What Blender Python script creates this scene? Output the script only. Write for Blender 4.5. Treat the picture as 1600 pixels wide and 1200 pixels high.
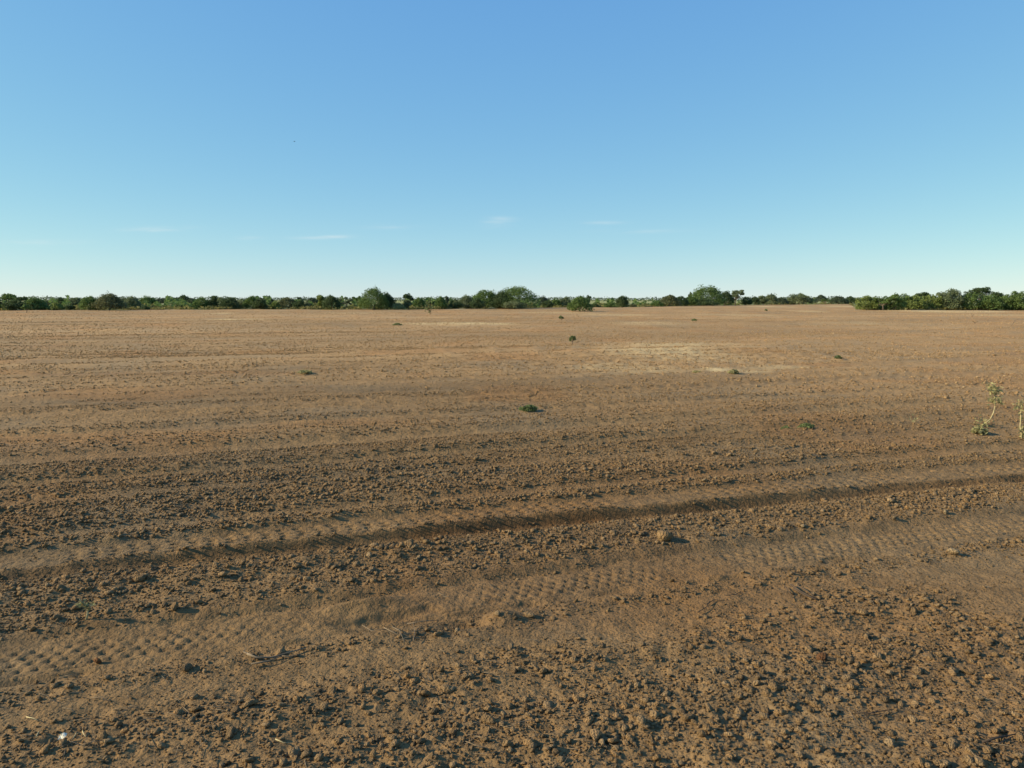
import bpy, math, random
import numpy as np

# ------------------------------------------------------------------ clean
for o in list(bpy.data.objects):
    bpy.data.objects.remove(o, do_unlink=True)
scene = bpy.context.scene
col = scene.collection
R = math.radians

# ------------------------------------------------------------------ camera
CAM_H = 1.9
F = 1230.0                      # focal length in photo pixels (1600 wide)
HORIZON = 468.0
PITCH = math.atan((600.0 - HORIZON) / F)
cam_d = bpy.data.cameras.new('camera')
cam = bpy.data.objects.new('camera', cam_d)
col.objects.link(cam)
cam.location = (0, 0, CAM_H)
cam.rotation_euler = (R(90) - PITCH, 0, 0)
cam_d.sensor_width = 36.0
cam_d.lens = 36.0 * F / 1600.0
cam_d.clip_start = 0.05
cam_d.clip_end = 20000
scene.camera = cam
scene.render.resolution_x, scene.render.resolution_y = 1024, 768

# ------------------------------------------------------------------ light
SUN_EL = R(24.0)
SHADOW_DIR = R(5.0)             # shadows run to the right, a touch away from the camera
world = bpy.data.worlds.new('World')
scene.world = world
world.use_nodes = True
wn, wl = world.node_tree.nodes, world.node_tree.links
wn.clear()
w_out = wn.new('ShaderNodeOutputWorld')
w_bg = wn.new('ShaderNodeBackground')
w_bg.inputs['Strength'].default_value = 0.10
sky = wn.new('ShaderNodeTexSky')
sky.sky_type = 'NISHITA'
sky.sun_disc = False
sky.sun_elevation = SUN_EL
sun_to = (-math.cos(SHADOW_DIR), -math.sin(SHADOW_DIR))      # horizontal direction towards the sun
sky.sun_rotation = math.atan2(sun_to[0], sun_to[1])
sky.altitude = 0
sky.air_density = 0.8
sky.dust_density = 0.0
sky.ozone_density = 6.0

sun_d = bpy.data.lights.new('sun', 'SUN')
sun_d.energy = 5.0
sun_d.angle = R(0.5)
sun_d.color = (1.0, 0.84, 0.60)
sun = bpy.data.objects.new('sun', sun_d)
col.objects.link(sun)
sun.location = (-60, -5, 40)
sun.rotation_euler = (R(90) - SUN_EL, 0, math.atan2(sun_to[1], sun_to[0]) + R(90))

vs = scene.view_settings
vs.view_transform = 'Standard'
vs.look = 'None'
vs.exposure = 0.55
vs.gamma = 1.0
vs.use_curve_mapping = False


def wmath(op, a, b=None, clamp=False):
    n = wn.new('ShaderNodeMath'); n.operation = op; n.use_clamp = clamp
    for i, s in enumerate((a, b)):
        if s is None: continue
        if isinstance(s, (int, float)): n.inputs[i].default_value = s
        else: wl.new(s, n.inputs[i])
    return n.outputs[0]

# thin wisps of high cloud low over the horizon, part of the sky itself
tc = wn.new('ShaderNodeTexCoord')
sep = wn.new('ShaderNodeSeparateXYZ'); wl.new(tc.outputs['Generated'], sep.inputs[0])
yy = wmath('MAXIMUM', sep.outputs['Y'], 0.05)
az = wmath('DIVIDE', sep.outputs['X'], yy)
el = wmath('DIVIDE', sep.outputs['Z'], yy)
comb = wn.new('ShaderNodeCombineXYZ'); wl.new(wmath('MULTIPLY', az, 9.0), comb.inputs[0]); wl.new(wmath('MULTIPLY', el, 70.0), comb.inputs[1])
wno = wn.new('ShaderNodeTexNoise'); wl.new(comb.outputs[0], wno.inputs['Vector'])
wno.inputs['Scale'].default_value = 2.2; wno.inputs['Detail'].default_value = 5
cloud = None
for a0, e0, sa, se, tilt, amp in ((-.445, .0875, .036, .0032, .03, .42), (-.235, .0775, .032, .0022, .02, .55), (-.328, .0765, .014, .002, .0, .3),
                                  (-.017, .0965, .018, .0055, .06, .42), (.11, .0955, .03, .002, .0, .25), (-.15, .0905, .03, .003, .0, .2),
                                  (-.60, .071, .05, .003, .01, .25), (.17, .085, .06, .0025, .01, .15)):
    da = wmath('SUBTRACT', az, a0)
    de = wmath('SUBTRACT', wmath('SUBTRACT', el, e0), wmath('MULTIPLY', da, tilt))
    q = wmath('ADD', wmath('POWER', wmath('ABSOLUTE', wmath('DIVIDE', da, sa)), 2.0), wmath('POWER', wmath('ABSOLUTE', wmath('DIVIDE', de, se)), 2.0))
    g = wmath('MULTIPLY', wmath('EXPONENT', wmath('MULTIPLY', q, -1.0)), amp)
    cloud = g if cloud is None else wmath('ADD', cloud, g)
cloud = wmath('MULTIPLY', cloud, wmath('MAXIMUM', wmath('MULTIPLY', wmath('SUBTRACT', wno.outputs['Fac'], .33), 2.6), 0.0), clamp=True)
# camera-like response of the sky colour: one curve per channel for the whole dome
wsep = wn.new('ShaderNodeSeparateColor'); wl.new(sky.outputs['Color'], wsep.inputs[0])
wtint = wn.new('ShaderNodeCombineColor')
for ch, (g_, k_) in enumerate(((.77, 1.42), (.56, 2.10), (.18, 3.96))):
    wl.new(wmath('MULTIPLY', wmath('POWER', wsep.outputs[ch], g_), k_), wtint.inputs[ch])
wmix = wn.new('ShaderNodeMix'); wmix.data_type = 'RGBA'
wl.new(cloud, wmix.inputs['Factor']); wl.new(wtint.outputs[0], wmix.inputs[6]); wmix.inputs[7].default_value = (5.6, 6.0, 5.9, 1)
wl.new(wmix.outputs[2], w_bg.inputs['Color'])
wl.new(w_bg.outputs[0], w_out.inputs[0])

# ------------------------------------------------------------------ helpers
rng = np.random.default_rng(7)
random.seed(7)


def ground_at(px, py):
    """place on flat ground that the photo shows at (px, py)"""
    a = (px - 800.0) / F; b = (600.0 - py) / F
    c, s = math.cos(PITCH), math.sin(PITCH)
    dy = c + b * s; dz = -s + b * c
    t = CAM_H / -dz
    return a * t, dy * t


def _hash(ix, iy, seed):
    h = (ix.astype(np.int64) * 374761393 + iy.astype(np.int64) * 668265263 + seed * 974711) & 0xFFFFFFFF
    h = ((h ^ (h >> 13)) * 1274126177) & 0xFFFFFFFF
    h = h ^ (h >> 16)
    return (h & 0xFFFFFF) / float(0xFFFFFF)


def vnoise(x, y, seed=0):
    ix = np.floor(x); iy = np.floor(y)
    fx = x - ix; fy = y - iy
    fx = fx * fx * (3 - 2 * fx); fy = fy * fy * (3 - 2 * fy)
    a = _hash(ix, iy, seed); b = _hash(ix + 1, iy, seed); c = _hash(ix, iy + 1, seed); d = _hash(ix + 1, iy + 1, seed)
    return (a * (1 - fx) + b * fx) * (1 - fy) + (c * (1 - fx) + d * fx) * fy


def sstep(a, b, x):
    t = np.clip((x - a) / (b - a), 0, 1)
    return t * t * (3 - 2 * t)


def mesh_np(name, verts, faces, smooth=False):
    """mesh from numpy arrays; faces is (n,3) or (n,4)"""
    me = bpy.data.meshes.new(name)
    k = faces.shape[1]; n = len(faces)
    me.vertices.add(len(verts)); me.vertices.foreach_set('co', np.asarray(verts, np.float32).ravel())
    me.loops.add(n * k); me.loops.foreach_set('vertex_index', np.asarray(faces, np.int32).ravel())
    me.polygons.add(n)
    me.polygons.foreach_set('loop_start', np.arange(0, n * k, k, dtype=np.int32))
    me.polygons.foreach_set('loop_total', np.full(n, k, np.int32))
    if smooth: me.polygons.foreach_set('use_smooth', np.ones(n, bool))
    me.update(calc_edges=True)
    return me


def obj(name, me, mat=None, parent=None, loc=None):
    o = bpy.data.objects.new(name, me)
    col.objects.link(o)
    if mat is not None and me is not None and not me.materials: me.materials.append(mat)
    if parent is not None: o.parent = parent
    if loc is not None: o.location = loc
    return o


def tag(o, label=None, cat=None, group=None, kind=None):
    if label: o['label'] = label
    if cat: o['category'] = cat
    if group: o['group'] = group
    if kind: o['kind'] = kind
    return o


def point_attr(me, name, arr, typ):
    at = me.attributes.new(name, typ, 'POINT')
    key = {'FLOAT': 'value', 'INT': 'value', 'FLOAT_VECTOR': 'vector', 'FLOAT_COLOR': 'color'}[typ]
    at.data.foreach_set(key, np.asarray(arr).ravel())


# ------------------------------------------------------------------ materials
def new_mat(name):
    m = bpy.data.materials.new(name); m.use_nodes = True
    nt = m.node_tree; b = nt.nodes['Principled BSDF']
    b.inputs['Specular IOR Level'].default_value = 0.15
    b.inputs['Roughness'].default_value = 0.95
    return m, nt.nodes, nt.links, b


def mat_ground():
    m, n, l, b = new_mat('tilled_soil')
    at = n.new('ShaderNodeAttribute'); at.attribute_name = 'soil'
    geo = n.new('ShaderNodeNewGeometry')
    n1 = n.new('ShaderNodeTexNoise'); n1.inputs['Scale'].default_value = 9; n1.inputs['Detail'].default_value = 8; n1.inputs['Roughness'].default_value = .7
    n2 = n.new('ShaderNodeTexNoise'); n2.inputs['Scale'].default_value = 1.3; n2.inputs['Detail'].default_value = 6; n2.inputs['Roughness'].default_value = .65
    n3 = n.new('ShaderNodeTexVoronoi'); n3.inputs['Scale'].default_value = 30
    for t in (n1, n2, n3): l.new(geo.outputs['Position'], t.inputs['Vector'])
    r1 = n.new('ShaderNodeMapRange'); r1.inputs['From Min'].default_value = .3; r1.inputs['From Max'].default_value = .7
    r1.inputs['To Min'].default_value = .76; r1.inputs['To Max'].default_value = 1.24; l.new(n1.outputs['Fac'], r1.inputs['Value'])
    r2 = n.new('ShaderNodeMapRange'); r2.inputs['From Min'].default_value = .3; r2.inputs['From Max'].default_value = .7
    r2.inputs['To Min'].default_value = .88; r2.inputs['To Max'].default_value = 1.12; l.new(n2.outputs['Fac'], r2.inputs['Value'])
    mu = n.new('ShaderNodeMath'); mu.operation = 'MULTIPLY'; l.new(r1.outputs[0], mu.inputs[0]); l.new(r2.outputs[0], mu.inputs[1])
    vm = n.new('ShaderNodeVectorMath'); vm.operation = 'SCALE'; l.new(at.outputs['Color'], vm.inputs[0]); l.new(mu.outputs[0], vm.inputs['Scale'])
    l.new(vm.outputs[0], b.inputs['Base Color'])
    nb = n.new('ShaderNodeTexNoise'); nb.inputs['Scale'].default_value = 38; nb.inputs['Detail'].default_value = 5; nb.inputs['Roughness'].default_value = .6
    l.new(geo.outputs['Position'], nb.inputs['Vector'])
    bp = n.new('ShaderNodeBump'); bp.inputs['Strength'].default_value = .9; bp.inputs['Distance'].default_value = .02
    l.new(nb.outputs['Fac'], bp.inputs['Height'])
    # coarser lumps, which still read far out over the field
    nc = n.new('ShaderNodeTexNoise'); nc.inputs['Scale'].default_value = 5.5; nc.inputs['Detail'].default_value = 4; nc.inputs['Roughness'].default_value = .65
    l.new(geo.outputs['Position'], nc.inputs['Vector'])
    bp2 = n.new('ShaderNodeBump'); bp2.inputs['Strength'].default_value = .55; bp2.inputs['Distance'].default_value = .08
    l.new(nc.outputs['Fac'], bp2.inputs['Height']); l.new(bp.outputs[0], bp2.inputs['Normal'])
    l.new(bp2.outputs[0], b.inputs['Normal'])
    return m


def mat_clod(name, base, vary=.28):
    m, n, l, b = new_mat(name)
    oi = n.new('ShaderNodeObjectInfo')
    tc = n.new('ShaderNodeTexCoord')
    no = n.new('ShaderNodeTexNoise'); no.inputs['Scale'].default_value = 2.6; no.inputs['Detail'].default_value = 6; no.inputs['Roughness'].default_value = .7
    l.new(tc.outputs['Object'], no.inputs['Vector'])
    cr = n.new('ShaderNodeValToRGB')
    e = cr.color_ramp.elements
    e[0].position = 0; e[0].color = (base[0] * .62, base[1] * .62, base[2] * .64, 1)
    e[1].position = 1; e[1].color = (base[0] * 1.2, base[1] * 1.24, base[2] * 1.3, 1)
    for p, k in ((.3, (.9, .86, .8)), (.55, (.98, 1, 1.05)), (.75, (1.08, .98, .86))):
        x = cr.color_ramp.elements.new(p); x.color = (base[0] * k[0], base[1] * k[1], base[2] * k[2], 1)
    l.new(oi.outputs['Random'], cr.inputs['Fac'])
    mr = n.new('ShaderNodeMapRange'); mr.inputs['From Min'].default_value = .3; mr.inputs['From Max'].default_value = .7
    mr.inputs['To Min'].default_value = 1 - vary; mr.inputs['To Max'].default_value = 1 + vary; l.new(no.outputs['Fac'], mr.inputs['Value'])
    vm = n.new('ShaderNodeVectorMath'); vm.operation = 'SCALE'; l.new(cr.outputs['Color'], vm.inputs[0]); l.new(mr.outputs[0], vm.inputs['Scale'])
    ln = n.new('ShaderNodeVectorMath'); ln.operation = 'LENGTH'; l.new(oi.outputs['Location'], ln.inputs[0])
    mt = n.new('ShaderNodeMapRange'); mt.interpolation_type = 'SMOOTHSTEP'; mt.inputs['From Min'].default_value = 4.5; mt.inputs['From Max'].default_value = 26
    mt.inputs['To Min'].default_value = .74; mt.inputs['To Max'].default_value = 1.22; l.new(ln.outputs['Value'], mt.inputs['Value'])  # near clods darkened, far ones lightened: dryness plus painted camera falloff
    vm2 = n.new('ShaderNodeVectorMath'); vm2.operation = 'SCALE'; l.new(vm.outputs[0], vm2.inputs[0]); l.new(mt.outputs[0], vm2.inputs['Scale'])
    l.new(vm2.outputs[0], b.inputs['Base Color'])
    bp = n.new('ShaderNodeBump'); bp.inputs['Strength'].default_value = .7; bp.inputs['Distance'].default_value = .12
    nb = n.new('ShaderNodeTexNoise'); nb.inputs['Scale'].default_value = 6; nb.inputs['Detail'].default_value = 5
    l.new(tc.outputs['Object'], nb.inputs['Vector']); l.new(nb.outputs['Fac'], bp.inputs['Height'])
    l.new(bp.outputs[0], b.inputs['Normal'])
    return m


def mat_leaf(name, c, scale=.9):
    m, n, l, b = new_mat(name)
    b.inputs['Roughness'].default_value = .7
    geo = n.new('ShaderNodeNewGeometry')
    no = n.new('ShaderNodeTexNoise'); no.inputs['Scale'].default_value = scale; no.inputs['Detail'].default_value = 4
    l.new(geo.outputs['Position'], no.inputs['Vector'])
    ad = n.new('ShaderNodeMath'); ad.operation = 'MULTIPLY_ADD'; l.new(geo.outputs['Random Per Island'], ad.inputs[0]); ad.inputs[1].default_value = .5
    mr0 = n.new('ShaderNodeMath'); mr0.operation = 'MULTIPLY'; l.new(no.outputs['Fac'], mr0.inputs[0]); mr0.inputs[1].default_value = .6
    l.new(mr0.outputs[0], ad.inputs[2])
    cr = n.new('ShaderNodeValToRGB')
    e = cr.color_ramp.elements
    e[0].position = .2; e[0].color = (c[0] * .72, c[1] * .74, c[2] * .78, 1)
    e[1].position = .9; e[1].color = (c[0] * 1.3, c[1] * 1.22, c[2] * 1.1, 1)
    l.new(ad.outputs[0], cr.inputs['Fac'])
    l.new(cr.outputs['Color'], b.inputs['Base Color'])
    tr = n.new('ShaderNodeBsdfTranslucent'); l.new(cr.outputs['Color'], tr.inputs['Color'])
    mx = n.new('ShaderNodeMixShader'); mx.inputs[0].default_value = .36
    l.new(b.outputs[0], mx.inputs[1]); l.new(tr.outputs[0], mx.inputs[2])
    l.new(mx.outputs[0], n['Material Output'].inputs['Surface'])
    return m


def mat_plain(name, c, rough=.85, vary=.25, scale=14):
    m, n, l, b = new_mat(name)
    b.inputs['Roughness'].default_value = rough
    tc = n.new('ShaderNodeTexCoord')
    no = n.new('ShaderNodeTexNoise'); no.inputs['Scale'].default_value = scale; no.inputs['Detail'].default_value = 5
    l.new(tc.outputs['Object'], no.inputs['Vector'])
    cr = n.new('ShaderNodeValToRGB'); e = cr.color_ramp.elements
    e[0].position = .3; e[0].color = tuple(x * (1 - vary) for x in c) + (1,)
    e[1].position = .7; e[1].color = tuple(x * (1 + vary) for x in c) + (1,)
    l.new(no.outputs['Fac'], cr.inputs['Fac']); l.new(cr.outputs['Color'], b.inputs['Base Color'])
    return m


TONE = (.69, 1.26)              # soil darker near, drier and paler far out; lens vignetting partly painted in
SOIL = np.array((0.292, 0.182, 0.078))
M_ground = mat_ground()
M_clod = mat_clod('dry_clod', (0.385, 0.258, 0.126))
M_red = mat_clod('red_clod', (0.33, 0.165, 0.07), .15)
M_pale = mat_clod('pale_clod', (0.42, 0.32, 0.18), .15)
M_leaf = {'dark': mat_leaf('dark_foliage', (0.082, 0.122, 0.049)), 'mid': mat_leaf('green_foliage', (0.125, 0.191, 0.057)),
          'grey': mat_leaf('grey_green_foliage', (0.161, 0.201, 0.101)), 'yellow': mat_leaf('yellow_green_foliage', (0.192, 0.244, 0.071)),
          'brown': mat_leaf('brownish_foliage', (0.143, 0.159, 0.075)), 'pale': mat_leaf('pale_green_foliage', (0.225, 0.283, 0.130)),
          'far': mat_leaf('far_foliage', (0.088, 0.118, 0.070), .1)}
M_grass = mat_leaf('margin_grass', (.21, .20, .07), .3)
M_weed = mat_leaf('weed_leaf', (.34, .32, .15), 6)
M_weedg = mat_leaf('dark_weed_leaf', (.15, .19, .075), 6)
M_bark = mat_plain('grey_bark', (.14, .11, .085))
M_stem = mat_plain('pale_stem', (.40, .34, .18))
M_twig = mat_plain('dry_twig', (.20, .155, .10))
M_twigd = mat_plain('dark_twig', (.085, .062, .042))

# ------------------------------------------------------------------ the field: tracks, relief and soil colour
FUR = R(21.0)                   # direction of the tillage passes
CF, SF = math.cos(FUR), math.sin(FUR)


def fit_track(pts):
    w = np.array([ground_at(*p) for p in pts])
    return np.polyfit(w[:, 0], w[:, 1], 2)


T1 = fit_track([(50, 877), (250, 857), (500, 830), (750, 806), (1000, 783), (1250, 760), (1560, 733)])
T2 = fit_track([(50, 1022), (250, 985), (400, 965), (650, 938), (800, 915), (1000, 885), (1250, 852), (1450, 828), (1590, 812)])


def track_w(T, x, y):
    """signed distance from a track's centre line, positive on the far side"""
    xx = np.clip(x, -9, 24)
    yc = np.polyval(T, xx) + (x - xx) * np.polyval(np.polyder(T), xx)
    sl = np.polyval(np.polyder(T), xx)
    return (y - yc) / np.sqrt(1 + sl * sl)


def track_len(T, x):
    sl = np.polyval(np.polyder(T), np.clip(x, -9, 24))
    return x * np.sqrt(1 + sl * sl)


HALF = 0.225                     # half width of a tyre print


def spacing(r):
    return np.maximum(0.012, r * r * 7.4e-4)


def furrow(x, y):
    u = x * CF + y * SF; v = -x * SF + y * CF
    v = v + .25 * (vnoise(u / 9, v / 6, 31) - .5)
    return u, v


def in_track(x, y):
    w1 = track_w(T1, x, y); w2 = track_w(T2, x, y)
    j = .05 * (vnoise(x / .12, y / .12, 5) - .5) + .12 * (vnoise(x / .6, y / .6, 8) - .5)
    m1 = (1 - sstep(HALF - .03, HALF + .05, np.abs(w1) + j))
    m2 = (1 - sstep(HALF - .03, HALF + .05, np.abs(w2) + j))
    return w1, w2, m1, m2


# where the harrow left more rubble (+) or a smooth skin (-)
PATCH = [ground_at(px, py) + (rad, k) for px, py, rad, k in ((1150, 1085, .9, .16), (780, 1150, .7, .16), (1450, 1090, .9, .10), (930, 965, .6, -.14), (1500, 885, .7, -.12),
                                                             (230, 1085, .4, -.04), (360, 1130, .7, .09), (90, 940, .9, .06), (820, 860, 1.1, .14), (1300, 800, 1.2, .10), (1450, 950, .7, .12), (500, 760, 1.6, .02), (1150, 700, 2.5, .06))]


def lanes(x, y):
    """smooth lanes the harrow's frame drew between the rows of rubble"""
    u, v = furrow(x, y)
    q = v / 1.15 + .55 * vnoise(u / 38, v / 1.6, 91)
    f = np.abs(q - np.floor(q) - .5)
    on = sstep(.30, .55, vnoise(u / 26, np.floor(q) * 3.7, 92))
    far = sstep(.3, .8, track_w(T1, x, y)) * .8 + .2
    return (1 - sstep(.06, .17, f)) * (.35 + .65 * on) * far, (np.exp(-((f - .24) / .06) ** 2)) * far


def rough_map(x, y):
    u, v = furrow(x, y)
    band = .45 * vnoise(u / 38, v / .62, 11) + .30 * vnoise(u / 9, v / .24, 12) + .25 * vnoise(u / 60, v / 2.2, 15)
    blob = .6 * vnoise(x / 1.1, y / 1.1, 13) + .4 * vnoise(x / .35, y / .35, 14)
    bias = 0
    for bx, by, br, bs in PATCH: bias = bias + bs * np.exp(-((x - bx) ** 2 + ((y - by) * 1.3) ** 2) / br ** 2)
    r = sstep(.32, .54, .76 * band + .24 * blob + bias)
    w1, w2, m1, m2 = in_track(x, y)
    # spill beside the wheels
    spill = np.exp(-((w2 + .42) / .12) ** 2) + np.exp(-((w1 + .75) / .14) ** 2) * .8 + np.exp(-((w1 - .40) / .10) ** 2) * .5
    r = np.clip(r + .65 * spill, 0, 1)
    # slipped faces beside the prints are smooth
    face = np.exp(-((w1 + .30) / .055) ** 2) + np.exp(-((w2 - .30) / .05) ** 2)
    r = r * (1 - .8 * np.clip(face, 0, 1)) * (1 - m1) * (1 - m2) * (1 - .85 * lanes(x, y)[0])
    return r


def height(x, y, detail=True):
    r = np.hypot(x, y); sp = spacing(r)
    u, v = furrow(x, y)
    w1, w2, m1, m2 = in_track(x, y)
    near = 1 - sstep(25, 70, r)

    def amp(lam): return np.clip(lam / (2.2 * sp) - .4, 0, 1)
    h = .14 * (vnoise(x / 11, y / 11, 1) - .5) * sstep(9, 25, r) + .06 * (vnoise(x / 3.5, y / 3.5, 2) - .5)
    h = h + .095 * (vnoise(u / 45, v / .75, 21) - .5) * amp(1.6) + .035 * (vnoise(u / 12, v / .28, 22) - .5) * amp(.28) + .09 * (vnoise(u / 80, v / 2.6, 23) - .5) * sstep(8, 14, r)
    ln0, ln1 = lanes(x, y)
    h = h + (.030 * ln1 - .040 * ln0) * (1 - sstep(18, 42, r))
    flat = np.clip(m1 + m2, 0, 1)
    # wheel prints: 1 is pressed in with a slipped face towards the camera, 2 sunk with a far wall
    h1 = -.008 * m1 - .080 * sstep(.255, .335, -w1) * (1 - sstep(.36, .80, -w1)) * (.40 + .60 * sstep(-5, 1, x)) + .012 * np.exp(-((w1 - .33) / .07) ** 2)
    h2 = -.022 * (1 - sstep(HALF, HALF + .05, np.abs(w2))) + .018 * sstep(.26, .33, w2) * (1 - sstep(.34, .65, w2)) + .012 * np.exp(-((w2 + .38) / .09) ** 2)
    k = .75 + .5 * vnoise(u / 1.5, v * 0, 41)
    h = h * (1 - .55 * flat) + (h1 + h2) * k
    # torn-up hollow in the near wheel print
    hx, hy = HOLE
    du = (x - hx) * CF + (y - hy) * SF; dv = -(x - hx) * SF + (y - hy) * CF
    rag = .55 + .9 * vnoise(x / .09, y / .09, 43)
    h = h - .042 * np.exp(-(((du / .30) ** 2 + ((dv + .02 - .06 * du) / .058) ** 2) * rag) ** 1.6) + .055 * np.exp(-((du + .12) / .25) ** 2 - ((dv - .17) / .07) ** 2)
    h = h - .06 * np.exp(-(((du - .40) / .17) ** 2 + ((dv + .27) / .07) ** 2) * rag) + .05 * np.exp(-((du - .62) / .10) ** 2 - ((dv + .30) / .10) ** 2)
    if detail:
        rg = rough_map(x, y) * .7 + .3
        rg = rg * (1 - .85 * flat)
        h = h + rg * (.024 * (vnoise(x / .22, y / .22, 3) - .5) * amp(.22) + .020 * (vnoise(x / .085, y / .085, 4) - .5) * amp(.085)
                      + .014 * (vnoise(x / .038, y / .038, 6) - .5) * amp(.038))
    # far relief: low swells and tillage lumps
    h = h + (1 - near) * .10 * (vnoise(x / 5, y / 3, 7) - .5)
    return h


HOLE = ground_at(610, 948)

# edge of the ploughed land, as bearing -> distance
_edge_px = [(-300, 486), (0, 485.3), (200, 484.2), (400, 483), (560, 483.6), (700, 482.6), (820, 481.6), (1000, 479.6), (1050, 478.4), (1120, 477.3),
            (1250, 475.8), (1325, 475.0), (1338, 484.2), (1450, 484.4), (1600, 484.6), (2000, 485)]
_eb = []; _ed = []
for p in _edge_px:
    x, y = ground_at(*p); _eb.append(math.atan2(x, y)); _ed.append(math.hypot(x, y))


def edge_dist(x, y):
    b = np.arctan2(x, y)
    return np.interp(b, _eb, _ed) + 6 * (vnoise(b * 60, b * 0, 51) - .5)


SAND = [  # pale sandy places: px, py, half-length px, half-height px, strength
    (700, 507.2, 52, 1.7, .9), (776, 506.6, 34, 1.3, .9), (640, 506.5, 40, 1.2, .4), (1120, 573.5, 26, 3, .85), (1165, 577, 38, 3.5, .55), (1215, 570, 60, 4, .3),
    (1040, 548, 110, 14, .42), (985, 572, 90, 8, .3), (1130, 540, 60, 5, .3), (372, 498.5, 50, 1.1, .65), (345, 489.8, 20, .8, .5), (720, 482.8, 16, .7, .8),
    (1010, 505, 60, 2, .35), (960, 492, 70, 1.6, .3), (1330, 479, 30, 1, .8), (1260, 486.5, 25, 1.2, .45), (1200, 479.2, 30, .8, .7), (1340, 505, 90, 2.4, .25),
    (1480, 486.2, 90, 1.4, .6), (1560, 492.5, 60, 1.6, .3), (1150, 492, 70, 1.8, .28), (560, 489, 80, 1.3, .2), (880, 488.5, 60, 1.2, .3)]


def soil_colour(x, y):
    u, v = furrow(x, y)
    r = np.hypot(x, y)
    c = np.tile(SOIL, (x.size, 1)).reshape(x.shape + (3,))
    big = vnoise(x / 14, y / 9, 61); med = vnoise(u / 6, v / .8, 62); red = vnoise(x / 2.3, y / 1.7, 63)
    lnc = lanes(x, y)[0]
    lane = .6 * vnoise(u / 55, v / 2.6, 66) + .4 * vnoise(u / 30, v / 1.1, 67)
    k = (.68 + .22 * big + .16 * med + .30 * lane + .07 * lnc)
    c = c * k[..., None]
    k2 = TONE[0] + (TONE[1] - TONE[0]) * sstep(4.5, 26, r) + .16 * (vnoise(x / 60, y / 7, 65) - .5) * sstep(15, 40, r)  # camera falloff painted into the soil by distance, besides its dryness
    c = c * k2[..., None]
    rr = sstep(.55, .8, red)[..., None]
    c = c * (1 - rr * np.array((-.02, .07, .15)))
    gy_ = sstep(.5, .8, vnoise(x / 1.6 + 40, y / 1.2, 68))[..., None]
    c = c * (1 - gy_ * np.array((.10, .04, -.06)))
    # darker, redder soil on the slipped faces of the wheel marks
    w1, w2, m1, m2 = in_track(x, y)
    face_dark = np.clip(np.exp(-((w1 + .32) / .06) ** 2) * 1.0 + np.exp(-((w2 - .31) / .05) ** 2) * .3, 0, 1) * (.6 + .8 * (vnoise(u / .6, v / .2, 64) - .3))
    c = c * (1 - np.clip(face_dark, 0, 1)[..., None] * np.array((.34, .42, .50)))
    c = c * (1 - .02 * (m1 + m2)[..., None])
    # dry sandy places
    sand = np.array((.62, .46, .22))
    for px, py, hw, hh, s in SAND:
        x0, y0 = ground_at(px, py)
        _, ya = ground_at(px, py - hh); _, yb = ground_at(px, py + hh)
        sy = max(.25, (ya - yb) * .5); sx = hw / F * y0
        d = ((x - x0) / sx) ** 2 + ((y - y0) / sy) ** 2
        mk = 1.35 * s * np.exp(-d ** 2) * (.45 + .75 * vnoise(x / (sx * .35), y / (sy * .6), 71))
        mk = np.clip(mk, 0, .92)[..., None]
        c = c * (1 - mk) + sand * mk
    # pasture beyond the ploughed land
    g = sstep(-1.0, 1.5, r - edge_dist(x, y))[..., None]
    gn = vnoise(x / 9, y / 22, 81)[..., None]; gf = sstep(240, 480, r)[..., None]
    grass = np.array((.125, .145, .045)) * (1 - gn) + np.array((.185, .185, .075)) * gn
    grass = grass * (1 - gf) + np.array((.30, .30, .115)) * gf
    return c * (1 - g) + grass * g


def rgba(c):
    return np.concatenate([c.reshape(-1, 3), np.ones((c.reshape(-1, 3).shape[0], 1))], 1)


# one sheet out to the horizon, finer where it is near
r_rows = np.concatenate([[.05, .6, 1.2, 1.7, 2.1, 2.4], 1 / np.linspace(1 / 2.6, 1 / 60., 520), np.geomspace(60, 9000, 150)[1:]])
a_cols = np.concatenate([np.radians(np.arange(-180, -43, 4.0)), np.radians(np.linspace(-42, 42, 900)), np.radians(np.arange(46, 180, 4.0))])
rr_, aa_ = np.meshgrid(r_rows, a_cols, indexing='ij')
gx = rr_ * np.sin(aa_); gy = rr_ * np.cos(aa_)
gz = height(gx, gy) * (1 - sstep(150, 400, rr_))
# beyond the field the land lies flat
nr, nc = gx.shape
idx = np.arange(nr * nc).reshape(nr, nc)
q = np.stack([idx[:-1, :], idx[:-1, :], idx[1:, :], idx[1:, :]], -1)
q[..., 1] = np.roll(idx, -1, 1)[:-1, :]; q[..., 2] = np.roll(idx, -1, 1)[1:, :]
# the prints' own sheets replace nothing; the ground sinks 12 mm under them
tw1, tw2, _, _ = in_track(gx, gy)


def print_window(x):
    return sstep(-9.5, -8.5, x) * (1 - sstep(16.5, 17.5, x))


under = np.maximum(1 - sstep(HALF - .09, HALF - .03, np.abs(tw1)), 1 - sstep(HALF - .09, HALF - .03, np.abs(tw2))) * print_window(gx)
gz = gz - .016 * under
me = mesh_np('ground', np.stack([gx, gy, gz], -1).reshape(-1, 3), q.reshape(-1, 4)[:, ::-1], smooth=True)
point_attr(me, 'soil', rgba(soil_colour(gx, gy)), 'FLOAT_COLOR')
ground = obj('ground', me, M_ground)
tag(ground, kind='structure')


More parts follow.
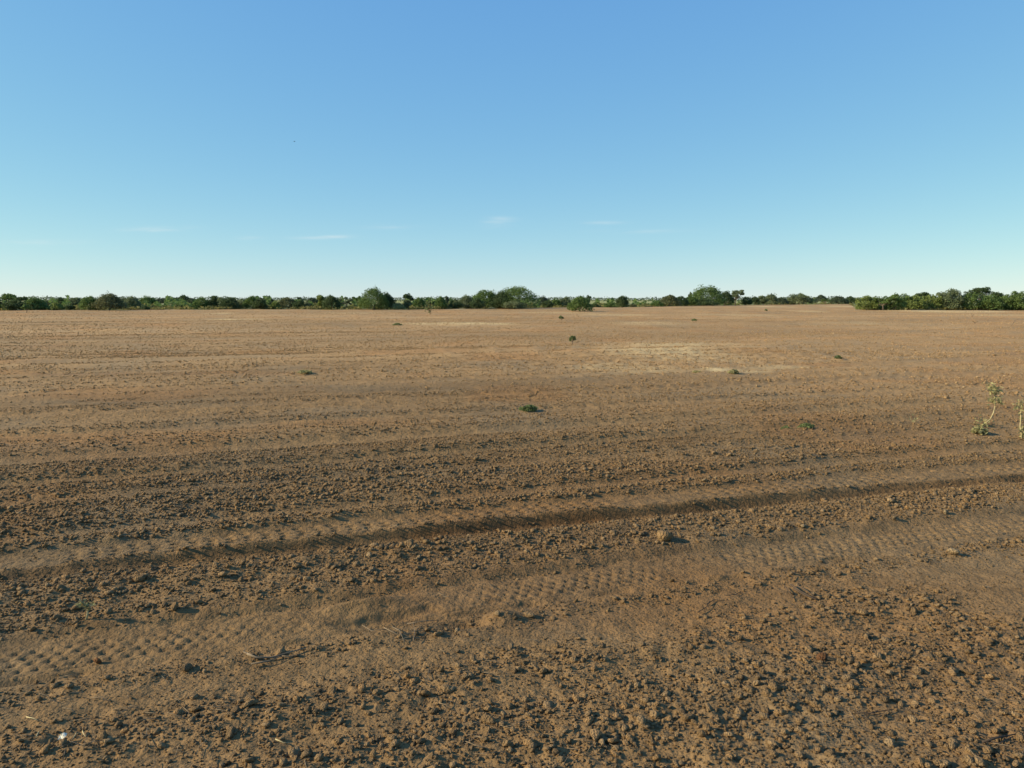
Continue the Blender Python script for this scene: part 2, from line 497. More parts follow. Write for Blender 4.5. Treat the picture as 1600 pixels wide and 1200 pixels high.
def make_print(T, label, pitch, rows, depth, seed, chev, shift):
    s = np.arange(-8.8, 18.0, .0135)
    ws = np.linspace(-HALF - .03, HALF + .03, 42)
    sl = np.polyval(np.polyder(T), s); nrm = np.sqrt(1 + sl * sl)
    S, W = np.meshgrid(s, ws, indexing='ij')
    SL = sl[:, None] / nrm[:, None]; C = 1 / nrm[:, None]
    X = S - W * SL; Y = np.polyval(T, s)[:, None] + W * C
    Z = height(X, Y)
    L = np.concatenate([[0], np.cumsum(np.hypot(np.diff(s), np.diff(np.polyval(T, s))))])[:, None] + 0 * W
    L = L + .012 * (vnoise(L / .5, W * 0, seed) - .5)
    seg = W / (2 * HALF) * rows; sn = np.floor(seg); sf = seg - sn
    ph = L / pitch + chev * np.abs(W) / HALF + shift * sn              # rows of lug bites, slightly herring-boned
    fr = ph - np.floor(ph)
    lug = sstep(.02, .12, fr) * (1 - sstep(.42, .54, fr))
    lug = lug * (sstep(.12, .30, sf) * (1 - sstep(.62, .80, sf)))
    wear = sstep(.25, .6, .7 * vnoise(L / 1.1, W / .25, seed + 1) + .3 * vnoise(L / .25, W / .12, seed + 5)) * .85 + .15
    wear = wear * (1 - np.exp(-((X - HOLE[0]) ** 2 + (Y - HOLE[1]) ** 2) / .36))
    edge = sstep(HALF + .03, HALF - .02, np.abs(W))
    Z = Z - depth * lug * wear * sstep(HALF, HALF - .04, np.abs(W))
    Z = Z + .006 * (vnoise(X / .05, Y / .05, seed + 2) - .5) + .006 * (vnoise(X / .16, Y / .16, seed + 3) - .5)
    Z = Z - .03 * sstep(HALF - .05, HALF + .02, np.abs(W) + .10 * (vnoise(X / .13, Y / .13, seed + 6) - .5))
    n0, n1 = X.shape
    ii = np.arange(n0 * n1).reshape(n0, n1)
    f = np.stack([ii[:-1, :-1], ii[1:, :-1], ii[1:, 1:], ii[:-1, 1:]], -1).reshape(-1, 4)
    me = mesh_np('tyre_track', np.stack([X, Y, Z], -1).reshape(-1, 3), f, smooth=True)
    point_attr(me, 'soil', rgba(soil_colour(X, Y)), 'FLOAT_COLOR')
    o = obj('tyre_track', me, M_ground)
    tag(o, label, None, None, 'structure')
    return o


make_print(T1, 'farther tyre track pressed into the soil with herringbone tread', .136, 5, .018, 101, .55, 0.0)
make_print(T2, 'nearer tyre track with dotted tread crossing the foreground', .088, 6, .0115, 121, .25, .5)


def hz(x, y):
    return float(height(np.array([float(x)]), np.array([float(y)]))[0])


def on_ground(px, py):
    x, y = ground_at(px, py)
    return x, y, hz(x, y) if y < 120 else 0.0


# ------------------------------------------------------------------ clods
def ico(sub):
    import bmesh
    bm = bmesh.new(); bmesh.ops.create_icosphere(bm, subdivisions=sub, radius=.5)
    v = np.array([x.co[:] for x in bm.verts]); f = np.array([[y.index for y in x.verts] for x in bm.faces]); bm.free()
    return v, f


def clod_mesh(name, sub, seed, mat, jag=.30, flat=.66):
    v, f = ico(sub)
    rg = np.random.default_rng(seed)
    d = v / np.linalg.norm(v, axis=1)[:, None]
    # chip the ball with random planes, then roughen: angular lumps
    rad = np.full(len(v), .5)
    for _ in range(7):
        nrm = rg.normal(size=3); nrm /= np.linalg.norm(nrm)
        off = rg.uniform(.20, .42)
        dn = d @ nrm
        rad = np.where(dn > .05, np.minimum(rad, off / np.maximum(dn, .05)), rad)
    rad = rad * (1 + jag * (rg.random(len(v)) - .5) * .6)
    v = d * rad[:, None]
    v[:, 0] *= rg.uniform(.85, 1.5); v[:, 1] *= rg.uniform(.8, 1.1); v[:, 2] *= flat * rg.uniform(.8, 1.15)
    me = mesh_np(name, v, f, smooth=False)
    me.materials.append(mat)
    return me


protos = bpy.data.collections.new('clod_shapes')
for i in range(10):
    protos.objects.link(bpy.data.objects.new('clod_shape', clod_mesh('clod_shape', 1, 200 + i, M_clod, .34, (.45, .6, .75, .9)[i % 4])))


def scatter(r0, r1, per_m2, smin, smax, power, span=44, floor=.06):
    area = R(span) * (r1 * r1 - r0 * r0)
    n = int(area * per_m2)
    r = np.sqrt(rng.uniform(r0 * r0, r1 * r1, n)); a = rng.uniform(-R(span), R(span), n)
    x = r * np.sin(a); y = r * np.cos(a)
    rg = rough_map(x, y)
    keep = rng.random(n) < (floor + (1 - floor) * rg ** 1.3)
    x, y, rg = x[keep], y[keep], rg[keep]
    _, _, m1, m2 = in_track(x, y)
    keep = rng.random(x.size) > (.97 if smin > .012 else .80) * np.clip(m1 + m2, 0, 1)
    x, y, rg = x[keep], y[keep], rg[keep]
    s = np.minimum(smin * rng.random(x.size) ** (-1 / power), smax) * (.65 + .45 * rg)
    return x, y, s


sc = [scatter(2.7, 6.5, 2300, .007, .022, 2.4, 38, .6), scatter(2.7, 9, 800, .015, .055, 2.5, 38, .10), scatter(6.5, 11, 800, .011, .036, 2.5, 37, .5), scatter(9, 17, 440, .0145, .045, 2.6, 37, .22),
      scatter(17, 32, 120, .024, .068, 2.7, 36, .25), scatter(30, 48, 38, .036, .08, 3.2, 36, .3), scatter(46, 80, 11, .05, .10, 3.6, 36, .35), scatter(75, 150, 1.8, .075, .13, 3.6, 36, .5)]
cx = np.concatenate([s[0] for s in sc]); cy = np.concatenate([s[1] for s in sc]); cs = np.concatenate([s[2] for s in sc])
cz = height(cx, cy) + cs * .14
pm = bpy.data.meshes.new('soil_clods')
pm.vertices.add(len(cx)); pm.vertices.foreach_set('co', np.stack([cx, cy, cz], -1).astype(np.float32).ravel())
point_attr(pm, 'size', cs.astype(np.float32), 'FLOAT')
point_attr(pm, 'turn', np.stack([rng.normal(0, .35, len(cx)), rng.normal(0, .35, len(cx)), rng.uniform(0, 6.28, len(cx))], -1).astype(np.float32), 'FLOAT_VECTOR')
point_attr(pm, 'pick', rng.integers(0, 10, len(cx)).astype(np.int32), 'INT')
print('clods', len(cx))
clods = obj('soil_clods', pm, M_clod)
tag(clods, 'small crumbled soil clods and grit strewn over the ploughed field', 'soil clods', kind='stuff')
ng = bpy.data.node_groups.new('strewn_clods', 'GeometryNodeTree')
ng.interface.new_socket('Geometry', in_out='INPUT', socket_type='NodeSocketGeometry')
ng.interface.new_socket('Geometry', in_out='OUTPUT', socket_type='NodeSocketGeometry')
gi = ng.nodes.new('NodeGroupInput'); go = ng.nodes.new('NodeGroupOutput')
iop = ng.nodes.new('GeometryNodeInstanceOnPoints'); ci = ng.nodes.new('GeometryNodeCollectionInfo')
ci.inputs['Collection'].default_value = protos; ci.inputs['Separate Children'].default_value = True; ci.inputs['Reset Children'].default_value = True


def named(nm, dt):
    n = ng.nodes.new('GeometryNodeInputNamedAttribute'); n.data_type = dt; n.inputs['Name'].default_value = nm
    return [s for s in n.outputs if s.enabled and s.name == 'Attribute'][0]


ng.links.new(gi.outputs[0], iop.inputs['Points']); ng.links.new(ci.outputs[0], iop.inputs['Instance'])
iop.inputs['Pick Instance'].default_value = True
ng.links.new(named('pick', 'INT'), iop.inputs['Instance Index'])
ng.links.new(named('turn', 'FLOAT_VECTOR'), iop.inputs['Rotation'])
ng.links.new(named('size', 'FLOAT'), iop.inputs['Scale'])
ng.links.new(iop.outputs[0], go.inputs[0])
clods.modifiers.new('strewn', 'NODES').node_group = ng

# the clods that show largest stand as things of their own
big_shapes = [clod_mesh('soil_clod', 2, 400 + i, M_clod, .34, .8) for i in range(8)]
red_shape = clod_mesh('soil_clod', 2, 431, M_red, .12, .95)
pale_shape = clod_mesh('soil_clod', 2, 433, M_pale, .2, .8)


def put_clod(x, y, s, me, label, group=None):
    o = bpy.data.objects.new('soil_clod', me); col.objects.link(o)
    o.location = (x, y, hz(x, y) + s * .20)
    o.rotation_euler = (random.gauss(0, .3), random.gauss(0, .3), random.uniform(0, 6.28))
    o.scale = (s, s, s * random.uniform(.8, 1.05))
    tag(o, label, 'soil clod', group)
    return o


SPECIAL = [  # px, py, width px, shape, label
    (1286, 1022, 21, red_shape, 'round reddish clod casting a dark shadow in the right foreground'),
    (152, 1021, 14, red_shape, 'smooth orange clod just below the nearer tyre track at far left'),
    (1255, 826, 13, pale_shape, 'pale round clod between the two tyre tracks right of centre'),
    (1398, 812, 12, pale_shape, 'pale clod lying just beyond the right end of the nearer tyre track'),
    (1478, 802, 12, pale_shape, 'pale flat clod above the nearer tyre track near the right edge'),
    (1490, 857, 20, pale_shape, 'wide pale slab clod below the nearer tyre track at right'),
    (1038, 846, 24, big_shapes[2], 'large brown clod midway between the tyre tracks right of centre'),
    (1288, 1068, 14, pale_shape, 'small yellowish clod below the round reddish clod'),
    (1262, 1192, 22, big_shapes[4], 'light brown clod at the bottom edge right of centre'),
    (979, 1147, 12, big_shapes[1], 'lone round clod with a dark shadow at bottom centre'),
    (462, 1160, 17, big_shapes[5], 'tall pale clod at the bottom edge left of centre'),
    (218, 912, 18, big_shapes[6], 'large blocky clod between the tyre tracks at left'),
    (371, 922, 9, pale_shape, 'small pale clod between the tyre tracks left of centre'),
    (825, 850, 10, pale_shape, 'pale clod between the tyre tracks at the middle of the photo'),
    (744, 861, 8, pale_shape, 'whitish pebble-like clod between the tyre tracks left of the middle'),
    (668, 968, 12, big_shapes[0], 'clod on the rim of the torn-up hollow in the nearer track'),
    (684, 978, 14, big_shapes[3], 'lumpy clod right of the torn-up hollow'),
    (440, 1094, 12, big_shapes[7], 'pale clod standing alone on bare soil in the left foreground'),
    (1050, 898, 9, big_shapes[1], 'clod lying on the nearer tyre track right of centre'),
    (1228, 1135, 13, big_shapes[2], 'angular clod in rubble toward the bottom right'),
]
for px, py, w, shp, lab in SPECIAL:
    x, y = ground_at(px, py)
    put_clod(x, y, w / F * math.hypot(y, CAM_H) * 1.0, shp, lab)

ZONES = {'front': 'in front of the nearer tyre track', 'between': 'between the two tyre tracks', 'beyond': 'beyond the farther tyre track'}
SIDES = ('at left', 'at the middle', 'at right')
nbig = 0
while nbig < 278:
    d = 3.1 * (3.3 ** random.random()) ; a = random.uniform(-R(33.5), R(33.5))
    x, y = d * math.tan(a), d
    ax, ay = np.array([x]), np.array([y])
    if random.random() > rough_map(ax, ay)[0] ** 2 or max(in_track(ax, ay)[2][0], in_track(ax, ay)[3][0]) > .1: continue
    w1 = track_w(T1, ax, ay)[0]; w2 = track_w(T2, ax, ay)[0]
    z = 'front' if w2 < 0 else ('between' if w1 < 0 else 'beyond')
    s = min(.032 * random.random() ** (-1 / 3.6), .068) * (.8 + .035 * d)
    side = SIDES[0 if a < -R(12) else (1 if a < R(12) else 2)]
    put_clod(x, y, s, random.choice(big_shapes), 'larger brown soil clod ' + ZONES[z] + ' ' + side, 'larger clods ' + ZONES[z] + ' ' + side)
    nbig += 1


# ------------------------------------------------------------------ plants
def tube(pts, r0, r1, sides=6):
    """tapered tube along a polyline -> verts, quads (as triangles)"""
    p = np.array(pts, float); n = len(p)
    V = []; Fc = []
    for i in range(n):
        t = p[min(i + 1, n - 1)] - p[max(i - 1, 0)]; t /= np.linalg.norm(t) + 1e-9
        a = np.cross(t, (0.3, .9, .1)); a /= np.linalg.norm(a) + 1e-9; b = np.cross(t, a)
        rad = r0 + (r1 - r0) * i / max(1, n - 1)
        for k in range(sides):
            an = 2 * math.pi * k / sides
            V.append(p[i] + rad * (math.cos(an) * a + math.sin(an) * b))
    for i in range(n - 1):
        for k in range(sides):
            q0 = i * sides + k; q1 = i * sides + (k + 1) % sides
            Fc += [(q0, q1, q1 + sides), (q0, q1 + sides, q0 + sides)]
    V.append(p[0]); V.append(p[-1]); e0 = len(V) - 2
    for k in range(sides):
        Fc.append((e0, (k + 1) % sides, k)); b0 = (n - 1) * sides
        Fc.append((e0 + 1, b0 + k, b0 + (k + 1) % sides))
    return np.array(V), np.array(Fc)


def join(parts):
    V = []; Fc = []; o = 0
    for v, f in parts:
        V.append(v); Fc.append(f + o); o += len(v)
    return np.concatenate(V), np.concatenate(Fc)


def leaves(centres, size, rg, stretch=1.7, droop=0.0):
    """one small folded leaf spray (2 triangles) per centre"""
    n = len(centres)
    d = rg.normal(size=(n, 3)); d[:, 2] = d[:, 2] * .7 - droop; d /= np.linalg.norm(d, axis=1)[:, None]
    e = np.cross(d, rg.normal(size=(n, 3))); e /= np.linalg.norm(e, axis=1)[:, None]
    s = size * rg.uniform(.6, 1.35, n)[:, None]
    a = centres - d * s * stretch * .5; c = centres + d * s * stretch * .5
    b = centres + e * s * .5; f = centres - e * s * .5
    V = np.stack([a, b, c, f], 1).reshape(-1, 3)
    i = np.arange(n)[:, None] * 4
    return V, np.concatenate([i + np.array([[0, 1, 2, 3]])], 0)


def crown_points(kind, w, h, rg, n, dens=1.0):
    """leaf centres for a crown of width w and height h (metres), base on the ground"""
    lobes = []
    if kind == 'dome':
        z0 = .16 * h; nl = 26
        for _ in range(nl):
            a = rg.uniform(0, 6.283); t = rg.random() ** .5
            zz = z0 + (h - z0) * (1 - t ** 2.3) * rg.uniform(.55, .9) + .03 * h
            lobes.append((t * .40 * w * math.cos(a), t * .40 * w * math.sin(a), zz, rg.uniform(.11, .19) * w, rg.uniform(.13, .22) * h))
    elif kind == 'umbrella':
        for _ in range(20):
            a = rg.uniform(0, 6.283); t = rg.random() ** .5
            zz = h * (.83 - .30 * t ** 2 + rg.uniform(-.10, .04))
            lobes.append((t * .40 * w * math.cos(a), t * .40 * w * math.sin(a), zz, rg.uniform(.10, .17) * w, rg.uniform(.07, .13) * h))
    elif kind == 'upright':
        for _ in range(14):
            a = rg.uniform(0, 6.283); t = rg.random() ** .7
            zz = h * rg.uniform(.25, .88); k = 1 - .5 * (zz / h)
            lobes.append((t * .36 * k * w * math.cos(a), t * .36 * k * w * math.sin(a), zz, rg.uniform(.16, .24) * w, rg.uniform(.10, .17) * h))
    elif kind == 'open':
        for _ in range(15):
            a = rg.uniform(0, 6.283); t = rg.random() ** .45
            zz = h * rg.uniform(.46, .92) * (1 - .22 * t)
            lobes.append((t * .42 * w * math.cos(a), t * .42 * w * math.sin(a), zz, rg.uniform(.07, .15) * w, rg.uniform(.05, .10) * h))
    elif kind == 'feather':
        for _ in range(30):
            a = rg.uniform(0, 6.283); t = rg.random() ** .5
            zz = h * (rg.uniform(.12, .95) * (1 - .35 * t * t))
            lobes.append((t * .44 * w * math.cos(a), t * .44 * w * math.sin(a), zz, rg.uniform(.07, .15) * w, rg.uniform(.08, .2) * h))
    else:  # shrub, leafy to the ground
        for _ in range(22):
            a = rg.uniform(0, 6.283); t = rg.random() ** .5
            zz = h * (.14 + rg.uniform(.0, .68) * (1 - .5 * t * t))
            lobes.append((t * .40 * w * math.cos(a), t * .40 * w * math.sin(a), zz, rg.uniform(.11, .19) * w, rg.uniform(.12, .2) * h))
    L = np.array(lobes)
    pick = rg.integers(0, len(L), n)
    d = rg.normal(size=(n, 3)); d /= np.linalg.norm(d, axis=1)[:, None]
    rad = rg.random(n) ** .38
    shell = None
    if kind in ('dome', 'shrub', 'feather'):
        # a closed outer skin of sprays so that the crown reads round and full
        ns = int(n * (.50 if kind == 'dome' else .34))
        a = rg.uniform(0, 6.283, ns); t = rg.random(ns)
        zt = t ** .8
        prof = np.sqrt(np.clip(1 - zt ** (2.2 if kind == 'dome' else 1.7), 0, 1)) * np.where(zt < .12, .80 + zt * 1.6, 1)
        lump = (.74 + .32 * vnoise(a * 2.2 + 9, zt * 4, int(w * 37) % 97) + .18 * vnoise(a * 6, zt * 10, 17)) * (1 - .38 * rg.random(ns) ** 1.6)
        top = (.86 + .20 * vnoise(a * 1.6, zt * 3, int(h * 53) % 89)) * (1 - .22 * rg.random(ns) ** 1.6)
        shell = np.stack([.46 * w * prof * lump * np.cos(a), .46 * w * prof * lump * np.sin(a), h * (.06 + .90 * zt * top)], -1)
    stray = rg.random(n) < .03
    rad = np.where(stray, rad * 1.28, rad)
    P = L[pick, :3] + d * rad[:, None] * np.stack([L[pick, 3], L[pick, 3], L[pick, 4]], 1)
    if shell is not None: P[:len(shell)] = shell
    P[:, 2] = np.maximum(P[:, 2], .05 * h * rg.random(n))
    return P, L


def plant(name, x, y, z, w, h, kind, tone, label, cat, seed, n=None, leaf=None, group=None, trunk_r=None, lean=0.0, leafmat=None, bark=None):
    rg = np.random.default_rng(seed)
    e = bpy.data.objects.new(name, None); col.objects.link(e)
    e.location = (x, y, z); e.empty_display_size = .3
    dist = math.hypot(x, y)
    if leaf is None: leaf = max(.05, min(.45, dist / F * 1.05))
    if n is None:
        n = int(min(7000, max(400, 6.0 * w * h / (leaf * leaf))))
        if kind == 'open': n = int(n * .5)
        if kind == 'umbrella': n = int(n * .6)
    P, L = crown_points(kind, w, h, rg, n)
    P[:, 0] += lean * P[:, 2]
    v, f = leaves(P, leaf, rg)
    obj('crown', mesh_np('crown', v, f), leafmat or M_leaf[tone], e)
    tr = trunk_r or max(.015, .022 * h + .008 * w)
    parts = []
    fork = h * (.34 if kind in ('umbrella', 'open', 'upright') else .16)
    bend = rg.normal(0, .03 * h, 2)
    parts.append(tube([(0, 0, -.15), (bend[0] * .4, bend[1] * .4, fork * .5), (bend[0] + lean * fork, bend[1], fork)], tr, tr * .72, 7))
    for k in rg.permutation(len(L))[:9 if kind in ('open', 'umbrella') else 6]:
        c = L[k, :3].copy(); c[0] += lean * c[2]
        st = np.array((bend[0] + lean * fork, bend[1], fork * rg.uniform(.75, .98)))
        mid = st * .5 + c * .5 + np.array((rg.normal(0, .03) * w, rg.normal(0, .03) * w, -.04 * h))
        parts.append(tube([st, mid, c], tr * .5, tr * .14, 5))
    v, f = join(parts)
    obj('trunk', mesh_np('trunk', v, f, True), bark or M_bark, e)
    tag(e, label, cat, group)
    return e


G_L, G_C, G_R, G_N = 'trees along the left field edge', 'trees along the middle field edge', 'trees along the far right field edge', 'trees of the near thicket at right'
TREES = [  # px, top, base, width px, kind, tone, group, label, (extra metres behind)
    (10, 455, 485, 34, 'umbrella', 'mid', G_L, 'tall layered tree at the left edge of the photo', 0),
    (37, 460.5, 484, 22, 'umbrella', 'dark', G_L, 'flat-topped umbrella tree second from the left edge', 25),
    (24, 466, 485, 30, 'shrub', 'dark', G_L, 'dark low tree under the layered tree at the left edge', -3),
    (54, 464, 485, 30, 'dome', 'mid', G_L, 'green tree right behind the lone shrub at far left', 0),
    (72, 467, 484, 24, 'shrub', 'grey', G_L, 'low grey-green tree right of the lone shrub at far left', 8),
    (89, 471, 485, 20, 'shrub', 'yellow', G_L, 'light green bush at the left field edge', 0),
    (96, 464, 484, 18, 'dome', 'dark', G_L, 'small dome tree behind the light green bush at left', 30),
    (109, 474, 485, 13, 'shrub', 'dark', G_L, 'squat dark bush beside a gap at the left field edge', 0),
    (119, 464, 484, 26, 'dome', 'grey', G_L, 'rounded greyish tree left of the tall dome at left', 10),
    (141, 461.5, 485, 26, 'dome', 'mid', G_L, 'bright green tree touching the tall dome tree at left', 0),
    (171, 458, 485, 40, 'dome', 'brown', G_L, 'broad dome tree, the largest in the left part', 0),
    (194, 466, 484, 18, 'dome', 'dark', G_L, 'low tree at the right foot of the left dome tree', 5),
    (207, 462.5, 484, 24, 'dome', 'grey', G_L, 'grey-green dome tree left of the green pasture gap', 3),
    (231, 463, 483.5, 28, 'dome', 'mid', G_L, 'wide tree at the left end of the pasture gap', 20),
    (227, 477, 484.3, 12, 'shrub', 'dark', G_L, 'tiny dark bush at the left end of the pasture gap', 0),
    (241, 473.5, 482, 11, 'shrub', 'brown', G_L, 'brownish bush standing in the green pasture at left', 10),
    (262, 476, 482.5, 9, 'shrub', 'mid', G_L, 'small green bush in the middle of the left pasture', 6),
    (284, 476, 483.4, 11, 'shrub', 'dark', G_L, 'dark bush at the right end of the left pasture', 2),
    (253, 465.5, 474.5, 22, 'dome', 'far', G_L, 'left one of the distant trees behind the left pasture', 0),
    (270, 464.5, 474.5, 24, 'dome', 'far', G_L, 'middle one of the distant trees behind the left pasture', 0),
    (287, 460.5, 474.5, 18, 'dome', 'dark', G_L, 'dark distant tree rising above the left pasture', 0),
    (300, 465, 476, 16, 'shrub', 'far', G_L, 'right one of the distant trees behind the left pasture', 0),
    (315, 463, 483, 24, 'shrub', 'mid', G_L, 'mid green tree right of the left pasture', 0),
    (334, 461.5, 483, 15, 'upright', 'dark', G_L, 'narrow dark pointed tree right of the left pasture', 0),
    (346, 463, 483, 18, 'umbrella', 'grey', G_L, 'small grey tree behind a green gap left of a dark dome', 22),
    (359, 464, 483, 28, 'dome', 'dark', G_L, 'dark dome tree right of the narrow pointed tree', 0),
    (378, 466, 483, 17, 'shrub', 'grey', G_L, 'low pale-leaved tree right of a dark dome', 4),
    (394, 461.5, 483, 22, 'dome', 'mid', G_L, 'round-topped tree ending the left row', 2),
    (407, 464.5, 483, 20, 'shrub', 'dark', G_C, 'dark tree right of the round-topped one', 0),
    (420, 462.8, 482, 18, 'dome', 'far', G_C, 'greyish rounded tree behind a bright green bush', 40),
    (431, 469, 483, 14, 'shrub', 'yellow', G_C, 'bright green bush among dark trees left of centre', 0),
    (450, 464, 483, 30, 'dome', 'brown', G_C, 'wide brownish dome tree left of centre', 3),
    (468, 468, 483, 18, 'shrub', 'dark', G_C, 'very dark low tree right of the brownish dome', 0),
    (482, 471.5, 483, 11, 'shrub', 'grey', G_C, 'small grey bush right of the very dark low tree', 0),
    (470, 464.5, 480, 12, 'upright', 'far', G_C, 'slim distant tree peeping over the very dark low tree', 60),
    (490, 476, 482.8, 7, 'shrub', 'mid', G_C, 'tiny round green bush in a grassy gap', 0),
    (489, 465, 477, 20, 'dome', 'far', G_C, 'distant tree above the grassy gap with the tiny bush', 0),
    (503, 459.8, 483, 16, 'upright', 'yellow', G_C, 'yellow-green upright tree leaning on a dark round tree', 1),
    (518, 460.5, 483.3, 25, 'dome', 'dark', G_C, 'dark round tree left of the open trees', 0),
    (541, 461, 483, 22, 'open', 'grey', G_C, 'open tree with a bare trunk left of the big dome', 0),
    (559, 459, 482.5, 18, 'open', 'mid', G_C, 'light open tree touching the big dome on its left', 6),
    (584, 451, 483.5, 40, 'dome', 'mid', G_C, 'big dome tree left of centre, over a thin ditch shadow', 0),
    (605, 457.5, 483.5, 26, 'dome', 'dark', G_C, 'dark right-hand neighbour of the big left dome', 2),
    (637, 456.5, 483, 16, 'umbrella', 'dark', G_C, 'tree with a small round cap on a tall stem', 15),
    (622, 472, 483.3, 18, 'shrub', 'pale', G_C, 'pale spreading bush left of the capped tree', -2),
    (638, 467, 483.2, 15, 'upright', 'grey', G_C, 'grey upright bush beneath the capped tree', -1),
    (655, 464.5, 483, 20, 'dome', 'mid', G_C, 'rounded tree right of the capped tree', 4),
    (671, 465, 482.6, 17, 'shrub', 'grey', G_C, 'grey tree right behind the bare bush', 6),
    (689, 463, 482.6, 18, 'dome', 'mid', G_C, 'green tree right of the bare bush', 0),
    (699, 461.5, 481, 9, 'upright', 'far', G_C, 'thin pointed tree right of the bare bush', 25),
    (711, 466, 482.5, 18, 'shrub', 'dark', G_C, 'low dark tree left of the stepped tree mass', 0),
    (729, 460, 482.3, 22, 'dome', 'grey', G_C, 'lowest step of the tree mass left of the biggest dome', 0),
    (745, 464, 482.3, 20, 'shrub', 'dark', G_C, 'shrubby dark tree at the foot of the stepped mass', -2),
    (759, 452.3, 482, 42, 'dome', 'mid', G_C, 'middle step of the tree mass left of the biggest dome', 2),
    (786, 455, 482, 36, 'dome', 'dark', G_C, 'dark tree filling the left foot of the biggest dome', 0),
    (810, 446, 482, 58, 'dome', 'mid', G_C, 'biggest dome tree at the middle of the horizon', 1),
    (803, 468, 482, 34, 'shrub', 'grey', G_C, 'pale bush at the foot of the biggest dome', -3),
    (849, 463, 481, 20, 'dome', 'far', G_C, 'tree at the right foot of the biggest dome', 10),
    (856, 468, 481.2, 18, 'shrub', 'dark', G_C, 'low very dark tree right of the biggest dome', 0),
    (868, 464.5, 481, 14, 'shrub', 'mid', G_C, 'green tree left of the lone tree in the field', 6),
    (882, 463.5, 480.8, 20, 'dome', 'grey', G_C, 'greyish tree just behind the lone tree in the field', 5),
    (919, 461.8, 479, 11, 'upright', 'dark', G_C, 'dark knob-topped tree behind the lone tree', 25),
    (929, 473.5, 480.5, 15, 'shrub', 'dark', G_C, 'dark bush right of the lone tree', 0),
    (954, 471, 480.3, 18, 'shrub', 'mid', G_C, 'green bush left of the round tree in the pasture gap', 0),
    (972, 461.5, 481, 19, 'dome', 'dark', G_C, 'round tree standing between the two pasture gaps', 0),
    (988, 474.5, 480, 13, 'shrub', 'brown', G_C, 'brownish bush right of the round tree', 0),
    (1027, 469, 479, 17, 'shrub', 'mid', G_R, 'green bush at the right end of the pasture gap', 0),
    (1046, 460, 478.6, 28, 'dome', 'brown', G_R, 'low dome tree left of the tall right dome', 0),
    (1064, 462, 478.2, 22, 'shrub', 'dark', G_R, 'dark tree between the low and the tall right dome', 0),
    (1077, 454, 478, 8, 'upright', 'grey', G_R, 'slender pole-like tree left of the tall right dome', 14),
    (1080, 463, 478, 20, 'dome', 'mid', G_R, 'tree at the left foot of the tall right dome', 0),
    (1104, 446, 477.6, 46, 'dome', 'mid', G_R, 'tall dome tree right of centre', 0),
    (1100, 466, 477.8, 36, 'shrub', 'dark', G_R, 'dark bush under the tall right dome', -5),
    (1132, 455, 477.2, 26, 'dome', 'dark', G_R, 'dark tree leaning on the right of the tall right dome', 0),
    (1149, 449, 477, 25, 'open', 'grey', G_R, 'open-crowned tree with pale limbs right of the tall dome', 0),
    (1166, 463, 476.9, 15, 'shrub', 'dark', G_R, 'dark bush right of the open-crowned tree', 0),
    (1178, 463, 476.8, 16, 'dome', 'dark', G_R, 'dark small dome third right of the tall dome', 4),
    (1193, 460.5, 476.6, 16, 'upright', 'grey', G_R, 'greyish tree with a pointed top in the far right row', 0),
    (1205, 458.3, 476.4, 18, 'dome', 'grey', G_R, 'grey dome tree in the far right row', 0),
    (1221, 464, 476.2, 18, 'dome', 'far', G_R, 'low dome tree left of the ragged wide tree', 0),
    (1249, 457.5, 476, 34, 'feather', 'grey', G_R, 'ragged wide-crowned tree in the far right row', 0),
    (1270, 465, 474, 14, 'shrub', 'far', G_R, 'small distant tree in the gap right of the ragged tree', 40),
    (1283, 460.5, 473, 15, 'dome', 'far', G_R, 'distant dark-topped tree in the right pasture gap', 80),
    (1290, 464, 475.6, 11, 'open', 'mid', G_R, 'thin tree with a bare trunk in the right pasture gap', 0),
    (1310, 462, 475.5, 24, 'dome', 'far', G_R, 'rounded tree left of the near thicket', 0),
    (1329, 463, 475.4, 18, 'dome', 'dark', G_R, 'last far tree before the near thicket', 0),
    (1354, 461, 484.4, 32, 'feather', 'yellow', G_N, 'sweeping low tree at the left end of the near thicket', -2),
    (1380, 458, 484.6, 28, 'open', 'mid', G_N, 'spreading tree with a visible trunk in the near thicket', -3),
    (1372, 467, 484.5, 26, 'shrub', 'dark', G_N, 'dark low bush under the spreading tree in the near thicket', 2),
    (1397, 456.5, 484.6, 26, 'feather', 'mid', G_N, 'bushy tree over a dark ground shadow in the near thicket', -2),
    (1412, 457.5, 484.5, 26, 'shrub', 'mid', G_N, 'leafy bush third from the left of the near thicket', 3),
    (1430, 460, 484.3, 28, 'shrub', 'yellow', G_N, 'light green bush in the middle of the near thicket', 0),
    (1441, 453.5, 482, 24, 'umbrella', 'dark', G_N, 'dark tree top behind the light green bush', 6),
    (1455, 459, 484.2, 30, 'feather', 'yellow', G_N, 'yellowish bush left of the feathery tall bush', 0),
    (1486, 448.5, 484.3, 38, 'feather', 'grey', G_N, 'feathery grey-green tall bush in the near thicket', 0),
    (1514, 457, 484.4, 28, 'feather', 'mid', G_N, 'dark green bush left below the umbrella tree', 0),
    (1534, 446.5, 482, 46, 'umbrella', 'dark', G_N, 'umbrella tree rising above the near thicket', 10),
    (1545, 459, 484.5, 34, 'shrub', 'mid', G_N, 'dense bush below the umbrella tree', 0),
    (1572, 458.5, 484.5, 28, 'shrub', 'mid', G_N, 'green bush right of the umbrella tree', 0),
    (1594, 453, 484.6, 34, 'feather', 'mid', G_N, 'tall bush at the right edge of the photo', 0),
    (1620, 455, 484.6, 34, 'shrub', 'mid', G_N, 'bush just past the right edge of the photo', 2),
    (-18, 458, 485, 34, 'dome', 'mid', G_L, 'tree just past the left edge of the photo', 0),
]
